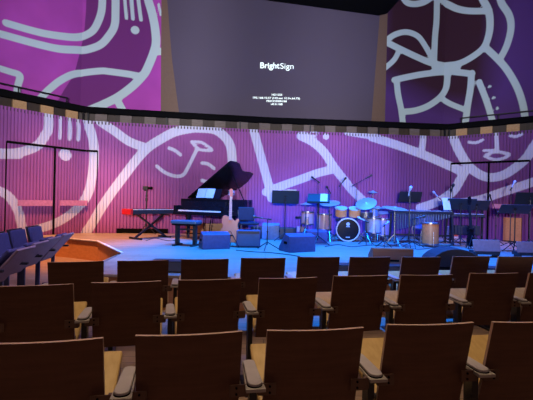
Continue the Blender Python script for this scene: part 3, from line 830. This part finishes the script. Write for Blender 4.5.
# ------------------------------------------------------------ drum kit
bdx, bdy = 2.06, 10.05
t = thing('bass_drum', 'bass drum with black front head and pale hoop, two tom drums mounted on top', 'drum', (bdx,bdy,SZ), math.radians(-6))
RB = .285
Mb = T(0,0,RB+.015) @ RX(PI/2)
mb = MB(); mb.lathe([(RB-.01,-.38),(RB-.01,.0)], 36, 0, Mb); mb.build('shell', PINKSH, t, True)
mb = MB(); mb.lathe([(RB-.015,-.0),(RB+.012,-.0),(RB+.012,.035),(RB-.015,.035)], 36, 0, Mb, True); mb.build('hoop', mat('pale_hoop',(.6,.55,.6),.35), t, True)
mb = MB(); mb.lathe([(0,.0),(RB-.014,.0),(RB-.014,.012),(0,.014)], 36, 0, Mb); hd = mb.build('front_head', BLACK, t, True)
mb = MB(); mb.lathe([(0,.0145),(.045,.0145),(.045,.016),(0,.016)], 20, 0, Mb @ T(.0,.14,0)); mb.box((0,.075,.0155),(.09,.018,.003),0,Mb); mb.box((0,-.19,.0155),(.10,.022,.003),0,Mb); mb.build('emblem', HEADW, hd)
for sx in (-1,1):
    mb = MB(); mb.tube([(sx*.22,.1,.4),(sx*.36,-.06,.012)], .01); mb.build('leg', CHROME, t, True)
    Mt = T(sx*.17,.10,.74) @ RX(math.radians(18))
    mb = MB(); mb.lathe([(.145,-.10),(.145,.10)], 28, 0, Mt); tm = mb.build('tom', ORSH, t, True)
    mb = MB(); mb.lathe([(0,.10),(.15,.10),(.152,.085),(.155,.085),(.155,.108),(0,.108)], 28, 0, Mt); mb.build('tom_head', HEADW, tm, True)
    mb = MB(); mb.tube([(sx*.04,.15,.56),(sx*.05,.14,.74),(sx*.1,.12,.74)], .012); mb.build('tom_arm', CHROME, t, True)
def drum(name, label, loc, r, h, z0, m, legs=3, tilt=0, g='floor standing drums'):
    t = thing(name, label, 'drum', loc, 0, g)
    Mt = T(0,0,z0+h/2) @ RX(math.radians(tilt))
    mb = MB(); mb.lathe([(r,-h/2),(r,h/2)], 28, 0, Mt); mb.build('shell', m, t, True)
    for e in (-1,1):
        mb = MB(); mb.lathe([(r,e*h/2-.015),(r+.012,e*h/2-.015),(r+.012,e*h/2+.015),(r,e*h/2+.015)], 28, 0, Mt, True); mb.build('hoop', CHROME, t, True)
    mb = MB(); mb.lathe([(0,h/2),(r,h/2),(r,h/2+.008),(0,h/2+.008)], 28, 0, Mt); mb.build('drum_head', HEADW, t, True)
    for k in range(legs):
        a = 2*PI*k/legs+.5
        mb = MB(); mb.tube([(math.cos(a)*(r+.015), math.sin(a)*(r+.015), z0+h*.6),(math.cos(a)*(r+.03), math.sin(a)*(r+.03), .01)], .009); mb.build('leg', CHROME, t, True)
    return t
drum('floor_tom', 'pinkish floor tom at the left of the bass drum', (1.50,10.35,SZ), .19,.38,.28, PINKSH)
drum('floor_tom', 'reddish standing drum behind the kit at its left end', (1.12,10.8,SZ), .17,.32,.38, PINKSH)
drum('snare_drum', 'shallow snare drum on a stand right of the bass drum', (2.62,10.55,SZ), .18,.14,.58, CHROME)
drum('floor_tom', 'pale floor tom on legs right of the bass drum', (2.72,10.1,SZ), .18,.36,.24, mat('silver_shell',(.35,.35,.42),.3))
drum('timpani_drum', 'wide violet kettle like drum behind the left half of the vibraphone', (4.35,11.05,SZ), .27,.40,.30, mat('kettle_shell',(.25,.22,.45),.3), 3)
drum('bongo_drum', 'small blue lit drum raised on a thin leg frame behind the hi-hat', (2.95,10.95,SZ), .12,.20,.62, mat('blue_shell',(.1,.2,.5),.35), 3)
# throne
t = thing('drum_throne', 'round black drummer stool behind the bass drum', 'stool', (2.1,11.05,SZ), 0)
mb = MB(); mb.lathe([(0,.46),(.17,.46),(.18,.50),(.16,.54),(0,.54)], 20); mb.build('seat', BLACKP, t, True)
mb = MB(); mb.tube([(0,0,.1),(0,0,.47)], .02); tripod(mb,.24,.2); mb.build('base', CHROME, t, True)
def cymbal(label, x, y, z, r, tx=12, ty=0, hat=False, foot=None):
    t = thing('cymbal_stand', label, 'cymbal', (x,y,SZ), 0, 'cymbals on stands')
    mb = MB(); tripod(mb, .24, .28, 3, .010, random.random()*2); mb.build('base', CHROME, t, True)
    H = z-SZ
    mb = MB(); mb.tube([(0,0,.1),(0,0,H*.6)], .013); mb.tube([(0,0,H*.6),(0,0,H+.03)], .008); mb.tube([(0,0,H*.58),(0,0,H*.62)], .018); mb.build('pole', CHROME, t, True)
    Mc = T(0,0,H) @ RX(math.radians(tx)) @ RY(math.radians(ty))
    mb = MB(); mb.lathe([(.006,.028),(.03,.022),(.045,.008),(r*.6,-.004),(r,-.018),(r,-.022),(r*.6,-.008),(.03,.015),(.006,.018)], 32, 0, Mc); mb.build('cymbal', CYM, t, True)
    if hat:
        mb = MB(); mb.lathe([(.006,-.05),(.04,-.04),(r,-.028),(r,-.032),(.04,-.05),(.006,-.06)], 32, 0, Mc); mb.build('cymbal', CYM, t, True)
    return t
def czp(px, py, d): x, y, z = atd(px, py, d); return x, y, z
x,y,z = czp(330,202.5,9.9); cymbal('large blue lit cymbal left above the floor tom', x,y,z,.25,16,-6)
x,y,z = czp(306,203.5,10.3); cymbal('thin dark cymbal seen edge on left of the drum kit', x,y,z,.16,3,0)
x,y,z = czp(366,203,10.0); cymbal('bright blue steeply tilted cymbal right of the bass drum', x,y,z,.26,32,-16)
x,y,z = czp(378,207,10.5); cymbal('paired hi-hat cymbals in the gap between kit and vibraphone', x,y,z,.18,6,0,True)
x,y,z = czp(373,191.5,10.8); cymbal('small pale cymbal raised high behind the drum kit', x,y,z,.13,10,0)
x,y,z = czp(395,207.5,9.15); cymbal('broad flat blue cymbal over the left end of the vibraphone', x,y,z,.28,9,4)

x,y,z = czp(381,212,11.2); cymbal('low flat cymbal behind the pale floor tom', x,y,z,.22,10,-5)
x,y,z = czp(357,207.5,10.9); cymbal('small upper cymbal half hidden behind the right mounted tom', x,y,z,.15,8,6)
# ------------------------------------------------------------ vibraphone
vx, vy = 3.90, 10.08
t = thing('vibraphone', 'long vibraphone with hanging tubes and frame right of the drum kit', 'vibraphone', (vx,vy,SZ), math.radians(-4))
mb = MB(); mb.prism([(-.74,-.32),(.74,-.18),(.74,.18),(-.74,.32)], .74, .79)
mb.build('frame', BLACKM, t)
mb = MB()
for k in range(24):
    x_ = -.68+.059*k; h_ = .29-.006*k
    mb.box((x_,-h_*.48,.81),(.048,h_*.9,.014)); 
    if k % 7 not in (2,6): mb.box((x_+.03,h_*.5,.825),(.044,h_*.8,.014))
mb.build('tone_bars', VIBM, t, bevel=.003)
mb = MB()
for k in range(22):
    x_ = -.66+.062*k; mb.tube([(x_,-.13,.74),(x_,-.13,.74-(.42-.016*k))], .023, 10)
mb.build('resonator_tubes', RESM, t, True)
for sx in (-1,1):
    for sy in (-1,1):
        mb = MB(); mb.bar((sx*.70,sy*.16,.75),(sx*.70,sy*.26,.05), .04, .04); lg = mb.build('leg', BLACKM, t)
        mb = MB(); mb.tube([(sx*.70-.012,sy*.26,.04),(sx*.70+.012,sy*.26,.04)], .04, 12); mb.build('caster', BLACKP, lg)
mb = MB(); mb.bar((-.70,0,.2),(.70,0,.2),.03,.04); mb.build('cross_bar', BLACKM, t)
mb = MB(); mb.tube([(-.1,.1,.2),(.0,.0,.05)], .012); mb.box((0,-.12,.05),(.3,.12,.02)); mb.build('pedal', CHROME, t)
drum('conga_drum', 'orange glowing barrel drum in front of the vibraphone', (*atz(430,246.3,SZ),SZ), .185,.48,.06, mat('deep_orange_shell',(.62,.19,.05),.4), 3, 0)
drum('floor_tom', 'violet lit drum under the left half of the vibraphone', (3.1,10.62,SZ), .2,.42,.14, mat('violet_shell',(.3,.22,.5),.35), 3)
drum('snare_drum', 'small lilac drum low between bass drum and vibraphone', (*atz(384,239,SZ),SZ), .15,.2,.30, mat('lilac_shell',(.45,.35,.55),.35), 3)

# ------------------------------------------------------------ stands right
music_stand('black music stand over the vibraphone with small pale mark', (3.85,10.72,SZ), 1.17,.60,.30,66, PI)
t, M = music_stand('dark music stand with a white page hanging off its left edge', (4.55,9.35,SZ), 1.0,.62,.36,46, PI+math.radians(-14))
mb = MB(); Mq = T(-.36,-.04,1.0) @ RX(math.radians(68)); mb.box((0,0,0),(.17,.30,.003),0,Mq); o = mb.build('sheet_music', WHITE); o.location = t.location
tag(o, 'single white page hanging at the left edge of a dark stand', 'sheet music', 'sheet music on the stands')
music_stand('dark music stand just behind the black guitar neck', (5.05,9.6,SZ), .98,.54,.34,44, PI+math.radians(-10))
music_stand('tall upright black music stand at the right edge of the photo', (6.2,9.4,SZ), 1.17,.66,.30,70, PI+math.radians(-8))
music_stand('low flat black music stand before the wood patch at right', (5.35,8.6,SZ), .92,.60,.36,32, PI+math.radians(-16))
music_stand('black music stand cut by the right photo edge, lower one', (6.05,8.35,SZ), .93,.56,.34,34, PI+math.radians(-20))
# black guitar on stand
bgx, bgy, _ = ground(472,249)
t = thing('black_guitar', 'slim black electric guitar standing upright before the keyboard rack', 'guitar', (bgx,bgy,SZ), math.radians(10))
Mg = T(0,.02,.05) @ RX(math.radians(82)) @ Matrix.Scale(1.15,4)
mb = MB(); mb.prism(smooth([(x*.42,y*.8) for x,y in body]), -.02, .02, 0, Mg); mb.build('body', BLACK, t, bevel=.006)
mb = MB(); mb.prism([(-.028,.34),(.028,.34),(.022,.82),(-.022,.82)], .02, .04, 0, Mg); mb.build('neck', BLACKM, t)
mb = MB(); mb.prism([(-.022,.82),(.022,.82),(.05,.92),(.03,1.0),(-.02,.98),(-.03,.9)], .02, .037, 0, Mg); mb.build('headstock', BLACK, t)
mb = MB(); tripod(mb, .2, .3, 3, .009, PI/2); mb.tube([(0,.08,.2),(0,.12,.7)], .009); mb.build('stand', BLACKM, t, True)
# keyboard rack
t = thing('synthesizer_rack', 'black two tier keyboard rack with blue lit keys behind the black guitar', 'keyboard', (5.1,10.2,SZ), math.radians(-8))
for z_ in (.72,.98):
    mb = MB(); mb.box((0,0,z_),(.80,.30,.07)); kb = mb.build('keyboard', BLACKP, t, bevel=.006)
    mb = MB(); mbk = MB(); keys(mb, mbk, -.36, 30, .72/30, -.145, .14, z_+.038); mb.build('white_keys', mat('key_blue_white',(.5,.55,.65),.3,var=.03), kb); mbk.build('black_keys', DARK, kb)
for sx in (-1,1):
    mb = MB(); mb.box((sx*.38,.0,.48),(.04,.05,.96)); mb.box((sx*.38,0,.015),(.05,.44,.03)); mb.box((sx*.38,0,.68),(.04,.3,.03)); mb.box((sx*.38,0,.93),(.04,.3,.03)); mb.build('leg', BLACKM, t)
mb = MB(); mb.box((0,.02,.35),(.60,.25,.22)); mb.box((0,.02,.23),(.76,.2,.02)); mb.build('rack_unit', BLACKP, t)
# small red and white amp
t = thing('small_amplifier', 'small red fronted box with pale bands beside the music stands', 'amplifier', (*atz(452,239,SZ),SZ), math.radians(5))
mb = MB(); mb.box((0,0,.19),(.27,.20,.34)); mb.build('cabinet', mat('cream_cabinet',(.6,.5,.5),.5), t, bevel=.01)
mb = MB(); mb.box((0,-.103,.15),(.24,.01,.12)); o = mb.build('front_panel', mat('red_panel',(.65,.09,.04),.5), t)
mb = MB(); mb.box((0,-.103,.30),(.24,.01,.06)); mb.build('control_panel', RED, t)
for sx in (-1,1):
    mb = MB(); mb.tube([(sx*.1,0,0),(sx*.1,0,.03)], .015); mb.build('foot', DARK, t)
# mic stands
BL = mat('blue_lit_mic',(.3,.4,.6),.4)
mic_stand('boom microphone stand reaching over the left drums', (1.36,10.6,SZ), 1.52, (-.12,.0,.08))
x,y,z = atd(345,205,9.8); 
mic_stand('tall gooseneck style stand rising straight behind the bass drum', (1.98,10.75,SZ), 1.45, (.10,0,.14))
mic_stand('boom stand slanting up to the right above the drum kit', (2.42,10.75,SZ), 1.50, (.34,0,.20))
mic_stand('tall stand with blue lit microphone over the vibraphone', (3.28,9.15,SZ), 1.30, None, mc=BL, r=.3)
mic_stand('microphone on a boom aimed at the right end of the vibraphone', (4.7,10.65,SZ), 1.05, (-.22,0,.22), mc=BL)
mic_stand('straight stand with dark clip head beside the hanging white page', (4.62,9.95,SZ), 1.42, None)
mic_stand('stand with bright blue microphone left of the tall right music stand', (5.62,9.2,SZ), 1.38, (.06,0,.12), mc=BL)
mic_stand('bare short stand between the orange drum and the stage front', (*atz(414,248,SZ),SZ), .66, (.16,0,.04))
mic_stand('leaning boom stand behind the low flat music stand', (5.75,10.0,SZ), .82, (-.16,0,.38))

mic_stand('low microphone stand before the pale floor tom', (*atz(366,245,SZ),SZ), .55, (-.12,.1,.06), mc=BL, r=.2)
mic_stand('low microphone stand aimed under the vibraphone tubes', (*atz(384,248,SZ),SZ), .50, (.10,.12,.05), mc=BL, r=.2)
mic_stand('thin dark stand rising between bass drum and left floor tom', (1.72,10.85,SZ), 1.25, (-.06,0,.1))
# ------------------------------------------------------------ low things along the stage front
def box_on_stage(label, px0, px1, ytop, d, m, name='stage_box', cat='box', dep=.3, legs=False):
    xa, _, za = atd(px0, ytop, d); xb, _, zb = atd(px1, ytop, d); z = (za+zb)/2
    t = thing(name, label, cat, ((xa+xb)/2, d, SZ), 0)
    w = xb-xa; h = z-SZ
    if legs:
        mb = MB(); mb.bar((0,.0,h*.32),(0,.06,h), w, .03, up=(0,1,0)); mb.build('panel', m, t, bevel=.01)
        mb = MB(); mb.box((0,.1,h*.26),(w*.9,.26,.06)); mb.build('lower_cabinet', BLACKP, t)
        for sx in (-1,1):
            mb = MB(); mb.box((sx*w*.4,.08,h*.13),(.03,.2,h*.26)); mb.build('leg', BLACKM, t)
    else:
        mb = MB(); mb.prism([(-dep/2,0),(dep/2,0),(dep/2,h*.5),(-dep/2+.12,h),(-dep/2,h)], -w/2, w/2, 0, Matrix(((0,0,1,0),(1,0,0,0),(0,1,0,0),(0,0,0,1)))); mb.build('cabinet', m, t, bevel=.01)
        mb = MB(); mb.box((0,-dep/2-.003,h*.25),(w*.3,.006,.03)); mb.build('handle', DARK, t)
    return t
box_on_stage('brown fronted low wedge box at the stage front below the vibraphone', 370.5, 410.5, 247.5, 6.6, BROWNP, 'stage_wedge','speaker')
box_on_stage('grey panelled low unit at the stage front under the dark stands', 474, 501, 240, 7.6, GREYP, 'low_panel_unit','equipment', legs=True)
box_on_stage('grey panelled low unit at the right edge of the stage front', 518, 545, 242, 7.6, GREYP, 'low_panel_unit','equipment', legs=True)
xa,_,za = atd(451,247.5,6.2)
t = thing('domed_cover', 'wide low dark dome shaped cover lying at the stage front', 'cover', (xa,6.2,SZ), 0)
mb = MB(); w2 = .42; h = za-SZ
prof = [(-w2,0),(w2,0)] + [(w2*math.cos(PI*k/16), .02+(h-.02)*math.sin(PI*k/16)) for k in range(17)]
mb.prism(prof, -.2, .2, 0, Matrix(((1,0,0,0),(0,0,1,0),(0,1,0,0),(0,0,0,1)))); mb.build('shell', mat('dark_cover',(.022,.015,.018),.7), t, bevel=.01)
mb = MB(); mb.box((0,-.203,.04),(.7,.01,.02)); mb.build('seam', DARK, t)
for px0, px1, lb in ((155,183,'on the stage edge near its left ramp'),(338,352,'left of the brown wedge'),(384,403,'right below the brown wedge'),(486,502,'near the right end of the stage edge')):
    xa,_,za = atd(px0,264,5.45); xb,_,zb = atd(px1,264,5.45)
    t = thing('front_fill_speaker', 'low black box speaker %s' % lb, 'speaker', ((xa+xb)/2,5.45,SZ), 0, 'black front fill speakers')
    w = xb-xa+.06; mb = MB(); mb.box((0,0,.08),(w,.22,.15)); mb.build('cabinet', BLACKP, t, bevel=.008)
    mb = MB(); mb.box((0,-.112,.08),(w*.9,.006,.12)); mb.build('grille', SPKGR, t)
    mb = MB(); mb.box((-w*.35,0,.0035),(.04,.18,.007)); mb.box((w*.35,0,.0035),(.04,.18,.007)); mb.build('rubber_feet', DARK, t)

# blocks added where projector shadow leaves the wall's wood bare
for s_a, s_b, h, lb in ((WL.hit(186,230)[0], WL.hit(236,230)[0], .30, 'low wood coloured block standing in for projector shadow along the back wall behind the piano legs'), (WL.hit(504,228)[0], WL.hit(522,228)[0], .66, 'brown wood coloured block standing in for projector shadow against the right wall behind the music stands')):
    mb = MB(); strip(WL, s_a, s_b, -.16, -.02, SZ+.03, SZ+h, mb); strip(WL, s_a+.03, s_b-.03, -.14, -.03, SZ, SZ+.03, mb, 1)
    tag(mb.build('shadow_patch_block', [FASC, DARK]), lb, 'block', 'projector shadow blocks at the wall')
# cables on the stage
def cable(label, pts, r=.008):
    P = [Vector((*atz(px,py,SZ), SZ+r)) for px,py in pts]; out = []
    for i in range(len(P)-1):
        p0,p1,p2,p3 = P[max(i-1,0)],P[i],P[i+1],P[min(i+2,len(P)-1)]
        for k in range(6):
            u = k/6; q = .5*((2*p1)+(p2-p0)*u+(2*p0-5*p1+4*p2-p3)*u*u+(3*p1-p0-3*p2+p3)*u**3); q.z = SZ+r; out.append(q)
    out.append(P[-1]); mb_ = MB(); mb_.tube(out, r, 6); tag(mb_.build('cable', BLACKP, None, True), label, 'cable', 'cables on the stage floor')
cable('dark cable trailing from the keyboard stand towards the piano bench', [(146,241),(155,238.5),(168,241),(178,240.5)])
cable('dark cable running across the floor from guitar to the blue monitors', [(236,250.5),(252,252),(270,253),(288,255),(300,257)])
cable('dark cable looping in front of the drum kit', [(325,247),(338,245),(352,247),(370,245.5),(388,247)])
cable('dark cable near the foot of the orange drum', [(405,248),(420,249.5),(440,247),(455,245.5)])

# ------------------------------------------------------------ lights
def spot(name, loc, tgt, P, col, ang, blend=.3, r=.05):
    l = bpy.data.lights.new(name,'SPOT'); l.energy = P; l.color = col; l.spot_size = math.radians(ang); l.spot_blend = blend; l.shadow_soft_size = r
    o = bpy.data.objects.new(name, l); COL.objects.link(o); o.location = loc
    o.rotation_euler = (Vector(tgt)-Vector(loc)).to_track_quat('-Z','Y').to_euler(); return o
for i, (tx, ty, P) in enumerate(((-5.2,8.6,2300),(-1.9,11.3,2100),(2.0,11.6,2000),(5.6,11.0,1700))):
    spot('added_wall_wash', (tx*.12,-.6,1.8), (tx,ty,5.1), P*1.08, (1,.97,1), 52, .55)  # added spots behind the camera, lighting the walls in place of the projector
spot('stage_blue', (1.0,7.0,9), (1.0,8.0,.45), 15000, (.002,.17,1), 60, .7, .15)
spot('stage_blue', (4.4,7.4,9), (4.1,8.5,.45), 12000, (.01,.12,1), 52, .7, .15)
spot('stage_blue', (-1.2,7.0,9), (-.9,8.2,.45), 8000, (.002,.22,1), 42, .9, .15)
spot('stage_blue_front', (.5,3.0,8), (2.0,10,.9), 2600, (.01,.16,1), 44, .8, .15)
spot('stage_warm', (-4.6,6.5,8.5), (-4.1,9.7,.45), 7000, (1,.40,.18), 36, .9, .15)
spot('stage_warm', (6.0,7.0,8.5), (5.9,10.4,.45), 2000, (1,.5,.3), 26, .9, .15)
spot('side_purple', (-.5,3.6,6), (-3.3,5.6,.6), 1000, (.5,.42,1), 40, .9, .15)
spot('ramp_light', (-1.0,7.0,8), (-2.9,7.2,.2), 1100, (.8,.75,1), 24, .9, .15)
a = bpy.data.lights.new('house','AREA'); a.energy = 75; a.color = (1,.72,.45); a.size = 5; a.size_y = 3; a.shape = 'RECTANGLE'; a.spread = math.radians(100)
o = bpy.data.objects.new('house_light', a); COL.objects.link(o); o.location = (0,2.6,6.5)
a = bpy.data.lights.new('chair_back_fill','AREA'); a.energy = 24; a.color = (1,.55,.42); a.size = 4  # unseen fill from behind the camera, lifts the chair backs
o = bpy.data.objects.new('chair_back_fill_light', a); COL.objects.link(o); o.location = (0,-3,3.5); o.rotation_euler = (math.radians(60),0,0)

w = bpy.data.worlds.new('world'); SC.world = w; w.use_nodes = True
w.node_tree.nodes['Background'].inputs['Color'].default_value = (.035,.022,.04,1); w.node_tree.nodes['Background'].inputs['Strength'].default_value = .5

# ------------------------------------------------------------ camera
cd = bpy.data.cameras.new('camera'); cam = bpy.data.objects.new('camera', cd); COL.objects.link(cam)
cd.sensor_width = 36; cd.lens = F/533*36; cd.clip_start = .05
cam.matrix_world = T(0,0,CZ) @ RX(PI/2) @ RZ(ROLL)
SC.camera = cam
SC.view_settings.view_transform = 'Standard'; SC.view_settings.look = 'None'; SC.view_settings.gamma = 1; SC.view_settings.exposure = 0
SC.view_settings.use_curve_mapping = False
